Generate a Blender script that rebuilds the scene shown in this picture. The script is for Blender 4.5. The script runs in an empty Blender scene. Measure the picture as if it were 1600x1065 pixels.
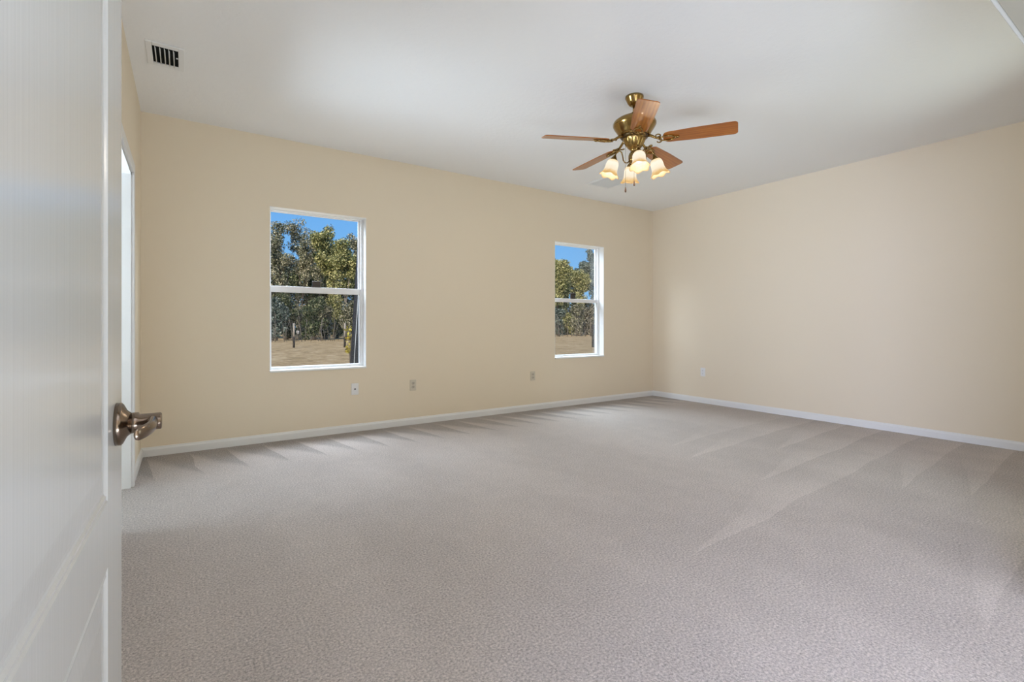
import bpy, bmesh, math, random
import numpy as np
from mathutils import Vector, Matrix
SC = bpy.context.scene
COL = SC.collection
PI = math.pi
random.seed(7)

# ---------------------------------------------------------------- camera, sky, lights, exposure
FPX, YAW, CY, CAMZ = 758.9, math.radians(33.961), 507.5, 1.0485
cam = bpy.data.cameras.new('camera')
cam.sensor_width = 36.0
cam.lens = FPX / 1600 * 36
cam.shift_y = -(532.5 - CY) / 1600
cam.clip_start, cam.clip_end = 0.02, 400
camo = bpy.data.objects.new('camera', cam)
COL.objects.link(camo)
camo.location = (0, 0, CAMZ)
camo.rotation_euler = (PI / 2, 0, -YAW)
SC.camera = camo

world = bpy.data.worlds.new('sky')
SC.world = world
world.use_nodes = True
wt = world.node_tree
wt.nodes.clear()
wo = wt.nodes.new('ShaderNodeOutputWorld')
wb = wt.nodes.new('ShaderNodeBackground')
wc = wt.nodes.new('ShaderNodeTexCoord')
wsx = wt.nodes.new('ShaderNodeSeparateXYZ')
wr = wt.nodes.new('ShaderNodeValToRGB')
wr.color_ramp.elements[0].position = 0.0
wr.color_ramp.elements[0].color = (0.30, 0.62, 1.0, 1)
wr.color_ramp.elements[1].position = 0.45
wr.color_ramp.elements[1].color = (0.015, 0.26, 0.85, 1)
wt.links.new(wc.outputs['Generated'], wsx.inputs[0])
wt.links.new(wsx.outputs['Z'], wr.inputs[0])
wt.links.new(wr.outputs[0], wb.inputs[0])
wb.inputs[1].default_value = 0.95
wt.links.new(wb.outputs[0], wo.inputs[0])

sun = bpy.data.lights.new('sun', 'SUN')
sun.energy = 6.5
sun.angle = math.radians(0.6)
sun.color = (1.0, 0.93, 0.80)
suno = bpy.data.objects.new('sun', sun)
COL.objects.link(suno)
suno.rotation_euler = Vector((0.62, 0.60, -0.52)).to_track_quat('-Z', 'Y').to_euler()


def area(name, loc, aim, sx, sy, power, color, spread=180):
    l = bpy.data.lights.new(name, 'AREA')
    l.shape = 'RECTANGLE'
    l.size, l.size_y, l.energy, l.color = sx, sy, power, color
    l.spread = math.radians(spread)
    o = bpy.data.objects.new(name, l)
    COL.objects.link(o)
    o.location = loc
    o.rotation_euler = (Vector(aim) - Vector(loc)).to_track_quat('-Z', 'Y').to_euler()
    return o


# unseen area lights added as fill: hall, room beyond the left doorway, front wall
area('hall_fill', (-2.2, -0.95, 1.25), (3.0, 1.6, 1.75), 1.9, 2.2, 195.1, (0.550, 0.641, 1.000), 150)
area('hall_floor_fill', (0.75, -1.15, 0.03), (0.75, -1.15, 2.0), 1.7, 1.2, 87.4, (0.696, 0.841, 1.000))  # added panel on the hall floor, facing up to lift the ceiling
area('bathroom_fill', (-2.3, 3.5, 0.95), (1.4, 2.4, 2.35), 1.6, 1.3, 66.2, (0.698, 0.844, 1.000), 90)  # added panel for daylight through the doorway, aimed up to spare the floor
area('front_wall_fill', (4.25, 0.36, 1.37), (0.6, 3.6, 1.9), 1.7, 1.45, 17.3, (0.853, 1.000, 0.961))
# unseen panels added outside above the two back windows to brighten the room
area('near_window_fill', (1.07, 5.85, 3.15), (1.3, 4.6, 1.55), 2.2, 1.2, 393.6, (0.744, 0.840, 1.000))
area('far_window_fill', (5.05, 5.85, 3.15), (4.2, 4.6, 1.55), 2.2, 1.2, 441.4, (0.697, 0.843, 1.000))

SC.cycles.max_bounces = 12
SC.cycles.diffuse_bounces = 7
SC.cycles.transparent_max_bounces = 16
SC.view_settings.view_transform = 'Standard'
SC.view_settings.look = 'None'
SC.view_settings.exposure = 0.06
SC.view_settings.gamma = 1.0
SC.view_settings.use_curve_mapping = False

# ---------------------------------------------------------------- helpers
FW = Vector((math.sin(YAW), math.cos(YAW), 0))
RT = Vector((math.cos(YAW), -math.sin(YAW), 0))
CAMP = Vector((0, 0, CAMZ))


def at(px, py, Y):
    """the point at world depth Y seen at a pixel of the 1600 x 1065 photograph"""
    d = FW * FPX + RT * (px - 800) + Vector((0, 0, CY - py))
    return CAMP + d * (Y / d.y)


class MB:
    def __init__(s):
        s.v, s.f, s.sm = [], [], []

    def add(s, vs, fs, smooth=False):
        n = len(s.v)
        s.v += [tuple(v) for v in vs]
        for f in fs:
            s.f.append(tuple(i + n for i in f))
            s.sm.append(smooth)
        return s

    def box(s, a, b):
        x0, y0, z0 = a
        x1, y1, z1 = b
        return s.add([(x0, y0, z0), (x1, y0, z0), (x1, y1, z0), (x0, y1, z0), (x0, y0, z1), (x1, y0, z1), (x1, y1, z1), (x0, y1, z1)],
                     [(0, 3, 2, 1), (4, 5, 6, 7), (0, 1, 5, 4), (1, 2, 6, 5), (2, 3, 7, 6), (3, 0, 4, 7)])

    def lathe(s, prof, c=(0, 0, 0), n=32, flute=None, cap=True):
        vs, fs = [], []
        m = len(prof)
        for j in range(n):
            a = 2 * PI * j / n
            for r, z in prof:
                k = flute(a, r, z) if flute else 1.0
                vs.append((c[0] + r * k * math.cos(a), c[1] + r * k * math.sin(a), c[2] + z))
        for j in range(n):
            q = (j + 1) % n
            for i in range(m - 1):
                fs.append((j * m + i, q * m + i, q * m + i + 1, j * m + i + 1))
        if cap:
            if prof[0][0] > 1e-4:
                fs.append(tuple(j * m for j in range(n))[::-1])
            if prof[-1][0] > 1e-4:
                fs.append(tuple(j * m + m - 1 for j in range(n)))
        return s.add(vs, fs, True)

    def tube(s, pts, rad, n=8, closed=False, cap=True):
        P = [Vector(p) for p in pts]
        rr = rad if isinstance(rad, (list, tuple)) else [rad] * len(P)
        vs, fs = [], []
        m = len(P)
        up = None
        for i, p in enumerate(P):
            if closed:
                t = P[(i + 1) % m] - P[i - 1]
            else:
                t = P[min(i + 1, m - 1)] - P[max(i - 1, 0)]
            t.normalize()
            if up is None:
                up = t.orthogonal().normalized()
            up = (up - t * up.dot(t))
            up = up.normalized() if up.length > 1e-6 else t.orthogonal().normalized()
            b = t.cross(up)
            for k in range(n):
                a = 2 * PI * k / n
                vs.append(p + (up * math.cos(a) + b * math.sin(a)) * rr[i])
        for i in range(m if closed else m - 1):
            j = (i + 1) % m
            for k in range(n):
                l = (k + 1) % n
                fs.append((i * n + k, i * n + l, j * n + l, j * n + k))
        if cap and not closed:
            fs.append(tuple(range(n))[::-1])
            fs.append(tuple((m - 1) * n + k for k in range(n)))
        return s.add(vs, fs, True)

    def prism(s, poly, z0, z1):
        n = len(poly)
        vs = [(x, y, z0) for x, y in poly] + [(x, y, z1) for x, y in poly]
        fs = [tuple(range(n))[::-1], tuple(range(n, 2 * n))] + [(i, (i + 1) % n, n + (i + 1) % n, n + i) for i in range(n)]
        return s.add(vs, fs)

    def xform(s, M):
        s.v = [tuple(M @ Vector(v)) for v in s.v]
        return s

    def build(s, name, mat, parent=None, origin=(0, 0, 0), bevel=0.0, seg=2):
        me = bpy.data.meshes.new(name)
        o0 = Vector(origin)
        me.from_pydata([tuple(Vector(v) - o0) for v in s.v], [], s.f)
        me.polygons.foreach_set('use_smooth', s.sm)
        me.update()
        bm = bmesh.new()
        bm.from_mesh(me)
        bmesh.ops.recalc_face_normals(bm, faces=bm.faces)
        bm.to_mesh(me)
        bm.free()
        me.materials.append(mat)
        o = bpy.data.objects.new(name, me)
        COL.objects.link(o)
        if parent is not None:
            o.parent = parent
        else:
            o.location = o0
        if bevel > 0:
            md = o.modifiers.new('bevel', 'BEVEL')
            md.width, md.segments, md.limit_method, md.angle_limit = bevel, seg, 'ANGLE', math.radians(35)
            md.harden_normals = False
        return o


def empty(name, loc, rz=0.0):
    o = bpy.data.objects.new(name, None)
    o.empty_display_size = 0.1
    COL.objects.link(o)
    o.location = loc
    o.rotation_euler = (0, 0, rz)
    return o


def tag(o, label, cat, group=None, kind=None):
    o['label'] = label
    o['category'] = cat
    if group:
        o['group'] = group
    if kind:
        o['kind'] = kind
    return o


def copy_tree(o, parent=None):
    c = o.copy()
    COL.objects.link(c)
    if parent is not None:
        c.parent = parent
    for ch in [x for x in COL.objects if x.parent is o]:
        copy_tree(ch, c)
    return c


# ---------------------------------------------------------------- materials
class N:
    """short-hand for a node tree"""
    def __init__(s, name):
        s.m = bpy.data.materials.new(name)
        s.m.use_nodes = True
        s.t = s.m.node_tree
        s.b = s.t.nodes['Principled BSDF']
        s.out = s.t.nodes['Material Output']

    def n(s, typ, **kw):
        d = s.t.nodes.new('ShaderNode' + typ)
        for k, v in kw.items():
            setattr(d, k, v)
        return d

    def l(s, a, b):
        s.t.links.new(a, b)

    def val(s, inp, v):
        if hasattr(v, 'is_linked') or hasattr(v, 'links'):
            s.l(v, inp)
        else:
            inp.default_value = v

    def math(s, op, a, b=0.0, c=0.0):
        d = s.n('Math', operation=op)
        s.val(d.inputs[0], a)
        s.val(d.inputs[1], b)
        s.val(d.inputs[2], c)
        return d.outputs[0]

    def smooth(s, x, a, b):
        d = s.n('MapRange', interpolation_type='SMOOTHSTEP')
        s.val(d.inputs['Value'], x)
        d.inputs['From Min'].default_value = a
        d.inputs['From Max'].default_value = b
        return d.outputs[0]

    def noise(s, vec, scale, detail=3.0, rough=0.55):
        d = s.n('TexNoise')
        if vec is not None:
            s.l(vec, d.inputs['Vector'])
        d.inputs['Scale'].default_value = scale
        d.inputs['Detail'].default_value = detail
        d.inputs['Roughness'].default_value = rough
        return d.outputs['Fac']

    def mapping(s, vec, scale=(1, 1, 1), rot=(0, 0, 0), loc=(0, 0, 0)):
        d = s.n('Mapping')
        s.l(vec, d.inputs[0])
        d.inputs['Scale'].default_value = scale
        d.inputs['Rotation'].default_value = rot
        d.inputs['Location'].default_value = loc
        return d.outputs[0]

    def ramp(s, fac, stops):
        d = s.n('ValToRGB')
        s.l(fac, d.inputs[0])
        e = d.color_ramp.elements
        while len(e) < len(stops):
            e.new(0.5)
        for q, (p, c) in zip(e, stops):
            q.position = p
            q.color = tuple(c) + (1,)
        return d.outputs[0]

    def bump(s, h, strength, dist):
        d = s.n('Bump')
        d.inputs['Strength'].default_value = strength
        d.inputs['Distance'].default_value = dist
        s.l(h, d.inputs['Height'])
        s.l(d.outputs[0], s.b.inputs['Normal'])

    def base(s, col, rough=0.5, metal=0.0, spec=0.5):
        if hasattr(col, 'links'):
            s.l(col, s.b.inputs['Base Color'])
        else:
            s.b.inputs['Base Color'].default_value = tuple(col) + (1,)
        s.b.inputs['Roughness'].default_value = rough
        s.b.inputs['Metallic'].default_value = metal
        s.b.inputs['Specular IOR Level'].default_value = spec
        return s

    def obj(s):
        return s.n('TexCoord').outputs['Object']


def plain(name, col, rough=0.5, metal=0.0, spec=0.5):
    k = N(name).base(col, rough, metal, spec)
    return k.m


def m_wall():
    k = N('cream_wall_paint').base((0.775, 0.68, 0.53), 0.62, 0, 0.3)
    h = k.noise(k.obj(), 120, 2)
    k.bump(h, 0.10, 0.002)
    return k.m


def m_ceiling():
    k = N('white_textured_ceiling').base((0.85, 0.85, 0.84), 0.85, 0, 0.2)
    h = k.ramp(k.noise(k.obj(), 26, 4, 0.6), [(0.45, (0, 0, 0)), (0.55, (1, 1, 1))])
    k.bump(h, 0.12, 0.004)
    return k.m


def m_carpet():
    k = N('beige_cut_pile_carpet')
    v = k.obj()
    sx = k.n('SeparateXYZ')
    k.l(v, sx.inputs[0])
    X, Y = sx.outputs['X'], sx.outputs['Y']
    wob = k.math('MULTIPLY', k.math('SUBTRACT', k.noise(v, 0.9, 2), 0.5), 0.9)
    # vacuum strokes that start at the back wall: dark triangles between light wedges
    d = k.math('SUBTRACT', 4.82, Y)
    u = k.math('FRACT', k.math('DIVIDE', k.math('ADD', k.math('ADD', X, k.math('MULTIPLY', d, -0.16)), k.math('MULTIPLY', wob, 0.18)), 0.272))
    edge = k.math('SUBTRACT', d, k.math('ADD', k.math('MULTIPLY', u, 0.62), 0.03))
    dark1 = k.math('SUBTRACT', 1.0, k.smooth(edge, -0.05, 0.20))
    # strokes that run in from the right wall, each a wedge with one crisp side
    vc = k.math('DIVIDE', k.math('ADD', k.math('ADD', Y, k.math('MULTIPLY', X, -0.07)), k.math('MULTIPLY', wob, 0.12)), 0.31)
    w = k.math('FRACT', vc)
    wn = k.n('TexWhiteNoise', noise_dimensions='1D')
    k.l(k.math('FLOOR', vc), wn.inputs['W'])
    start = k.math('ADD', 1.9, k.math('MULTIPLY', wn.outputs['Value'], 2.4))
    grow = k.smooth(k.math('SUBTRACT', k.math('SUBTRACT', X, start), k.math('MULTIPLY', w, 1.5)), -0.04, 0.06)
    saw = k.math('MULTIPLY', grow, k.math('SUBTRACT', 0.85, w))
    saw = k.math('MULTIPLY', saw, k.math('SUBTRACT', 1.0, k.smooth(Y, 2.4, 3.4)))
    # broad patches where the pile lies another way, and the tufts
    patch = k.math('SUBTRACT', k.smooth(k.noise(k.mapping(v, rot=(0, 0, 0.5), scale=(1.0, 0.45, 1)), 1.5, 3), 0.36, 0.64), 0.5)
    mott = k.math('SUBTRACT', k.noise(v, 9, 3), 0.5)
    tuft = k.math('SUBTRACT', k.noise(v, 115, 3, 0.75), 0.5)
    f = k.math('ADD', 1.0, k.math('MULTIPLY', dark1, -0.28))
    f = k.math('ADD', f, k.math('MULTIPLY', saw, 0.17))
    f = k.math('ADD', f, k.math('MULTIPLY', patch, 0.10))
    f = k.math('ADD', f, k.math('MULTIPLY', mott, 0.16))
    f = k.math('ADD', f, k.math('MULTIPLY', tuft, 2.5))
    hsv = k.n('HueSaturation')
    hsv.inputs['Color'].default_value = (0.535, 0.482, 0.448, 1)
    k.l(f, hsv.inputs['Value'])
    k.base(hsv.outputs[0], 0.95, 0, 0.1)
    k.b.inputs['Sheen Weight'].default_value = 0.15
    k.bump(k.math('ADD', k.noise(v, 150, 3, 0.7), k.math('MULTIPLY', k.noise(v, 30, 2), 0.5)), 0.75, 0.012)
    return k.m


def m_door():
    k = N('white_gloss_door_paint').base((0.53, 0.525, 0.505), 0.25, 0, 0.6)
    k.b.inputs['Coat Weight'].default_value = 0.4
    k.b.inputs['Coat Roughness'].default_value = 0.22
    k.b.inputs['Coat IOR'].default_value = 1.5
    v = k.mapping(k.obj(), scale=(75, 75, 1.1))
    k.bump(k.noise(v, 1.0, 3), 0.09, 0.004)
    return k.m


def m_wood(name, a, b, c):
    k = N(name)
    v = k.mapping(k.obj(), scale=(1.0, 16, 16))
    g = k.noise(v, 5.0, 6, 0.65)
    w = k.n('TexWave', wave_type='BANDS', bands_direction='Y')
    k.l(k.mapping(k.obj(), scale=(0.6, 7, 7)), w.inputs[0])
    w.inputs['Scale'].default_value = 2.0
    w.inputs['Distortion'].default_value = 5.0
    w.inputs['Detail'].default_value = 3.0
    mix = k.math('ADD', k.math('MULTIPLY', g, 0.85), k.math('MULTIPLY', w.outputs['Fac'], 0.15))
    k.base(k.ramp(mix, [(0.25, a), (0.5, b), (0.75, c)]), 0.42, 0, 0.25)
    k.b.inputs['Coat Weight'].default_value = 0.85
    k.b.inputs['Coat Roughness'].default_value = 0.07
    return k.m


def m_shade():
    k = N('alabaster_lamp_glass')
    sx = k.n('SeparateXYZ')
    k.l(k.obj(), sx.inputs[0])
    t = k.math('DIVIDE', sx.outputs['Z'], -0.125)
    t = k.math('ADD', t, k.math('MULTIPLY', k.math('SUBTRACT', k.noise(k.obj(), 40, 3), 0.5), 0.25))
    c = k.ramp(t, [(0.0, (1.0, 0.72, 0.38)), (0.20, (1.0, 0.90, 0.74)), (0.60, (1.0, 0.86, 0.64)), (0.80, (0.92, 0.60, 0.24)), (1.0, (0.84, 0.48, 0.15))])
    k.base((0.03, 0.025, 0.02), 0.5, 0, 0.08)
    k.l(c, k.b.inputs['Emission Color'])
    st = k.n('MapRange')
    k.l(t, st.inputs['Value'])
    st.inputs['From Min'].default_value = 0.35
    st.inputs['From Max'].default_value = 0.9
    st.inputs['To Min'].default_value = 1.0
    st.inputs['To Max'].default_value = 0.78
    k.l(st.outputs[0], k.b.inputs['Emission Strength'])
    return k.m


def m_bulb():
    k = N('lit_lamp_bulb').base((0.9, 0.85, 0.75), 0.4)
    k.b.inputs['Emission Color'].default_value = (1.0, 0.86, 0.62, 1)
    k.b.inputs['Emission Strength'].default_value = 1.0
    return k.m


def m_glass(name, tint, refl=0.9):
    k = N(name)
    tr = k.n('BsdfTransparent')
    tr.inputs[0].default_value = tuple(tint) + (1,)
    gl = k.n('BsdfGlossy')
    gl.inputs['Roughness'].default_value = 0.02
    fr = k.n('Fresnel')
    fr.inputs[0].default_value = 1.45
    mx = k.n('MixShader')
    k.l(k.math('MULTIPLY', fr.outputs[0], refl), mx.inputs[0])
    k.l(tr.outputs[0], mx.inputs[1])
    k.l(gl.outputs[0], mx.inputs[2])
    k.l(mx.outputs[0], k.out.inputs[0])
    return k.m


def m_screen():
    k = N('grey_insect_mesh')
    tr = k.n('BsdfTransparent')
    df = k.n('BsdfDiffuse')
    df.inputs[0].default_value = (0.05, 0.05, 0.055, 1)
    mx = k.n('MixShader')
    mx.inputs[0].default_value = 0.10
    k.l(tr.outputs[0], mx.inputs[1])
    k.l(df.outputs[0], mx.inputs[2])
    k.l(mx.outputs[0], k.out.inputs[0])
    return k.m


def m_leaf(name, stops, trans=0.35):
    k = N(name)
    g = k.n('NewGeometry')
    c = k.ramp(k.smooth(g.outputs['Random Per Island'], 0.08, 0.95), [(p, tuple(min(0.8, x * (1.35 if p > 0.9 else 1.0)) for x in q)) for p, q in stops])
    df = k.n('BsdfDiffuse')
    tl = k.n('BsdfTranslucent')
    mx = k.n('MixShader')
    mx.inputs[0].default_value = trans
    k.l(c, df.inputs[0])
    k.l(c, tl.inputs[0])
    k.l(df.outputs[0], mx.inputs[1])
    k.l(tl.outputs[0], mx.inputs[2])
    k.l(mx.outputs[0], k.out.inputs[0])
    return k.m


def m_grass():
    k = N('dry_winter_grass')
    v = k.obj()
    a = k.noise(k.mapping(v, scale=(1, 0.5, 1)), 2.2, 6, 0.72)
    b = k.noise(v, 14, 4, 0.7)
    f = k.math('ADD', k.math('MULTIPLY', a, 0.55), k.math('MULTIPLY', b, 0.45))
    c = k.ramp(f, [(0.34, (0.15, 0.105, 0.05)), (0.44, (0.36, 0.24, 0.11)), (0.52, (0.52, 0.355, 0.18)), (0.64, (0.68, 0.52, 0.30))])
    k.base(c, 0.95, 0, 0.1)
    k.bump(b, 0.6, 0.05)
    return k.m


M = dict(
    wall=m_wall(), ceil=m_ceiling(), carpet=m_carpet(), door=m_door(),
    trim=plain('white_satin_trim', (0.76, 0.76, 0.75), 0.40),
    taupe=plain('shade_toned_jamb', (0.30, 0.27, 0.21), 0.5),  # darkened: the soffit's shade is put into this colour
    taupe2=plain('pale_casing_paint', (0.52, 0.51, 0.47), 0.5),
    liner=plain('white_window_liner', (0.82, 0.82, 0.80), 0.45),
    vinyl=plain('white_vinyl_sash', (0.80, 0.80, 0.80), 0.40),
    white=plain('white_wall_tile', (0.80, 0.80, 0.78), 0.5),
    brass=plain('antique_brass', (0.31, 0.20, 0.068), 0.22, 1.0),
    dkbrass=plain('dark_oiled_brass', (0.12, 0.085, 0.045), 0.35, 1.0),
    nickel=plain('warm_satin_nickel', (0.225, 0.170, 0.125), 0.20, 1.0),
    blade=m_wood('oak_fan_blade', (0.17, 0.042, 0.005), (0.33, 0.10, 0.010), (0.42, 0.15, 0.020)),
    bladeedge=plain('oak_blade_edge', (0.16, 0.07, 0.02), 0.4),
    shade=m_shade(),
    bulb=m_bulb(),
    pane=m_glass('clear_window_glass', (0.97, 0.98, 0.97), 0.25),
    screen=m_screen(),
    fob=plain('dark_walnut_fob', (0.045, 0.02, 0.010), 0.5, 0, 0.2),
    lock=plain('dark_bronze_lock', (0.05, 0.04, 0.033), 0.4, 0.3),
    plate=plain('white_wall_plate', (0.78, 0.78, 0.78), 0.35),
    almond=plain('almond_wall_plate', (0.62, 0.56, 0.45), 0.40),
    almond2=plain('almond_socket_face', (0.50, 0.45, 0.36), 0.40),
    slot=plain('dark_slot', (0.02, 0.018, 0.015), 0.6),
    vent=plain('white_enamel_vent', (0.79, 0.79, 0.78), 0.45),
    duct=plain('dark_duct_lining', (0.012, 0.012, 0.010), 0.9, 0, 0.1),
    grille=plain('pale_grey_grille', (0.74, 0.75, 0.75), 0.5),
    bark=plain('dark_oak_bark', (0.055, 0.042, 0.034), 0.9, 0, 0.1),
    barkg=plain('grey_bark', (0.20, 0.17, 0.14), 0.9, 0, 0.1),
    post=plain('weathered_post_wood', (0.32, 0.28, 0.24), 0.9, 0, 0.1),
    postdk=plain('dark_post_wood', (0.035, 0.03, 0.028), 0.9, 0, 0.1),
    pole=plain('tarred_pole_wood', (0.022, 0.024, 0.032), 0.7, 0, 0.2),
    wire=plain('pale_cable', (0.30, 0.32, 0.34), 0.5),
    pail=plain('white_pail_plastic', (0.85, 0.85, 0.85), 0.5),
    grass=m_grass(),
)
LEAF = dict(
    oak=m_leaf('grey_green_oak_leaves', [(0.0, (0.047, 0.054, 0.030)), (0.35, (0.149, 0.155, 0.088)), (0.7, (0.297, 0.284, 0.176)), (1.0, (0.486, 0.432, 0.311))]),
    olive=m_leaf('olive_leaves', [(0.0, (0.054, 0.068, 0.024)), (0.35, (0.176, 0.189, 0.068)), (0.7, (0.365, 0.338, 0.135)), (1.0, (0.567, 0.513, 0.257))]),
    dark=m_leaf('dark_green_leaves', [(0.0, (0.016, 0.030, 0.014)), (0.4, (0.061, 0.088, 0.041)), (0.8, (0.149, 0.176, 0.088)), (1.0, (0.284, 0.284, 0.162))]),
    blue=m_leaf('blue_green_leaves', [(0.0, (0.027, 0.047, 0.041)), (0.4, (0.081, 0.115, 0.095)), (0.8, (0.176, 0.216, 0.176)), (1.0, (0.338, 0.365, 0.311))]),
    brush2=m_leaf('tangled_green_brush', [(0.0, (0.024, 0.032, 0.019)), (0.35, (0.095, 0.108, 0.054)), (0.7, (0.270, 0.257, 0.135)), (1.0, (0.540, 0.486, 0.297))]),
    brush=m_leaf('tangled_brush', [(0.0, (0.020, 0.024, 0.016)), (0.35, (0.081, 0.081, 0.047)), (0.7, (0.230, 0.203, 0.135)), (1.0, (0.486, 0.419, 0.311))]),
    yellow=m_leaf('yellow_leaves', [(0.0, (0.200, 0.170, 0.030)), (0.5, (0.480, 0.360, 0.050)), (1.0, (0.680, 0.520, 0.120))]),
)

# ---------------------------------------------------------------- room shell
XL, XR, YB, H = -0.289, 5.784, 4.833, 2.74
YF = 0.40                                   # room face of the front wall
T = 0.16
W1 = (0.632, 1.501, 0.626, 2.116)
W2 = (3.914, 4.779, 0.622, 2.118)
DW = (3.10, 3.975, 2.035)                   # doorway in the left wall: y from, y to, head height
OP = (-0.150, 2.66, 2.04)                   # wide opening in the front wall, where the door hangs
FWIN = (3.40, 5.10, 0.60, 2.12)             # added unseen window in the front wall, right of the camera


def wall_with_holes(lo, hi, z1, holes, put):
    """boxes that fill lo..hi x 0..z1 except for the holes (a0, a1, z0, z1)"""
    cuts = sorted({lo, hi} | {h[0] for h in holes} | {h[1] for h in holes})
    for a, b in zip(cuts, cuts[1:]):
        zs = [(0, z1)]
        for h in holes:
            if h[0] <= a + 1e-6 and h[1] >= b - 1e-6:
                zs = [(p, q) for p, q in ((0, h[2]), (h[3], z1)) if q - p > 1e-6]
        for p, q in zs:
            put(a, b, p, q)


def struct(o, label, cat='wall'):
    return tag(o, label, cat, kind='structure')


mb = MB()
wall_with_holes(XL - T, XR + T, H, [W1, W2], lambda a, b, p, q: mb.box((a, YB, p), (b, YB + T, q)))
struct(mb.build('wall_back', M['wall']), 'cream painted back wall holding the two sash windows')
mb = MB()
wall_with_holes(YF - 0.13, YB, H, [(DW[0], DW[1], 0, DW[2])], lambda a, b, p, q: mb.box((XL - 0.13, a, p), (XL, b, q)))
struct(mb.build('wall_left', M['wall']), 'cream painted left wall with a doorway, behind the open white door')
struct(MB().box((XR, -2.2, 0), (XR + T, YB, H)).build('wall_right', M['wall']), 'bare cream painted right wall with one outlet')
mb = MB()
wall_with_holes(-2.6, XR, H, [(OP[0], OP[1], 0, OP[2]), FWIN], lambda a, b, p, q: mb.box((a, YF - 0.13, p), (b, YF, q)))
struct(mb.build('wall_front', M['wall']), 'cream front wall above and beside the wide entry opening')
struct(MB().box((-2.8, -2.4, -0.12), (XR + T, YB + T, 0)).build('floor', M['carpet']), 'beige cut pile carpet with vacuum tracks', 'floor')
struct(MB().box((-2.8, -2.4, H), (XR + T, YB + T, H + 0.15)).build('ceiling', M['ceil']), 'white lightly textured ceiling', 'ceiling')
# hall behind the camera and the small white room beyond the left doorway
struct(MB().box((-2.73, -2.33, 0), (XR + T, -2.2, H)).box((-2.73, -2.2, 0), (-2.6, YF, H)).build('wall_hall', M['wall']), 'cream hall wall behind the entry opening')
mb = MB().box((-2.5, 2.35, 0), (-2.4, 4.7, H)).box((-2.4, 2.35, 0), (XL - 0.13, 2.45, H)).box((-2.4, 4.6, 0), (XL - 0.13, 4.7, H))
struct(mb.build('wall_bathroom', M['white']), 'white walls of the small room beyond the left doorway')


# baseboards: a board with a stepped, eased top
def baseboard(name, label, run):
    """run: list of (p0, p1, inward normal)"""
    mb = MB()
    prof = [(0, 0), (0.013, 0), (0.013, 0.052), (0.010, 0.060), (0.006, 0.066), (0.005, 0.072), (0, 0.074)]
    for p0, p1, nrm in run:
        n = len(prof)
        vs = [(p[0] + nrm[0] * d, p[1] + nrm[1] * d, z) for p in (p0, p1) for d, z in prof]
        fs = [(i, (i + 1) % n, n + (i + 1) % n, n + i) for i in range(n)] + [tuple(range(n)), tuple(range(n, 2 * n))]
        mb.add(vs, fs)
    return struct(mb.build(name, M['trim']), label, 'baseboard')


baseboard('baseboard_back', 'white baseboard along the back wall', [((XL, YB), (XR, YB), (0, -1))])
baseboard('baseboard_right', 'white baseboard along the right wall', [((XR, YF), (XR, YB), (-1, 0))])
baseboard('baseboard_left', 'short white baseboard between doorway and back corner', [((XL, DW[1] + 0.066), (XL, YB), (1, 0)), ((XL, YF), (XL, DW[0] - 0.066), (1, 0))])

# casing and jamb of the left doorway
cw, ct = 0.064, 0.018
mb = MB()
mb.box((XL, DW[1], 0), (XL + ct, DW[1] + cw, DW[2] + cw))
mb.box((XL, DW[0] - cw, 0), (XL + ct, DW[0], DW[2] + cw))
mb.box((XL, DW[0], DW[2]), (XL + ct, DW[1], DW[2] + cw))
cas = struct(mb.build('trim_1', M['trim'], bevel=0.004), 'white casing around the doorway in the left wall', 'door casing')
mb = MB()
mb.box((XL - 0.13, DW[1] - 0.018, 0), (XL + 0.002, DW[1], DW[2]))
mb.box((XL - 0.13, DW[0], 0), (XL + 0.002, DW[0] + 0.018, DW[2]))
mb.box((XL - 0.13, DW[0], DW[2] - 0.018), (XL + 0.002, DW[1], DW[2]))
mb.build('door_jamb', M['trim'], cas)

# white edge of the wide opening in the front wall
mb = MB()
mb.box((OP[0] - 0.05, YF, OP[2]), (OP[1] + 0.05, YF + 0.016, OP[2] + 0.05))
mb.box((OP[0] - 0.05, YF, 0), (OP[0], YF + 0.016, OP[2]))
mb.box((OP[1], YF, 0), (OP[1] + 0.05, YF + 0.016, OP[2]))
en = struct(mb.build('trim_2', M['taupe2'], bevel=0.003), 'white casing edge of the entry opening, top right corner', 'door casing')


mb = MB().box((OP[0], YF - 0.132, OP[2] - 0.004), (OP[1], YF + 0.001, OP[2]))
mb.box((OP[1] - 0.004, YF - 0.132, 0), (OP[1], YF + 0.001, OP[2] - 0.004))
mb.build('jamb_lining', M['taupe'], en)  # thin lining whose colour carries the shade of the soffit


# ---------------------------------------------------------------- windows
def frame_boxes(mb, x0, x1, z0, z1, y0, y1, l, r, b, t):
    mb.box((x0, y0, z0), (x0 + l, y1, z1)).box((x1 - r, y0, z0), (x1, y1, z1))
    mb.box((x0 + l, y0, z0), (x1 - r, y1, z0 + b)).box((x0 + l, y0, z1 - t), (x1 - r, y1, z1))
    return mb


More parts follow.
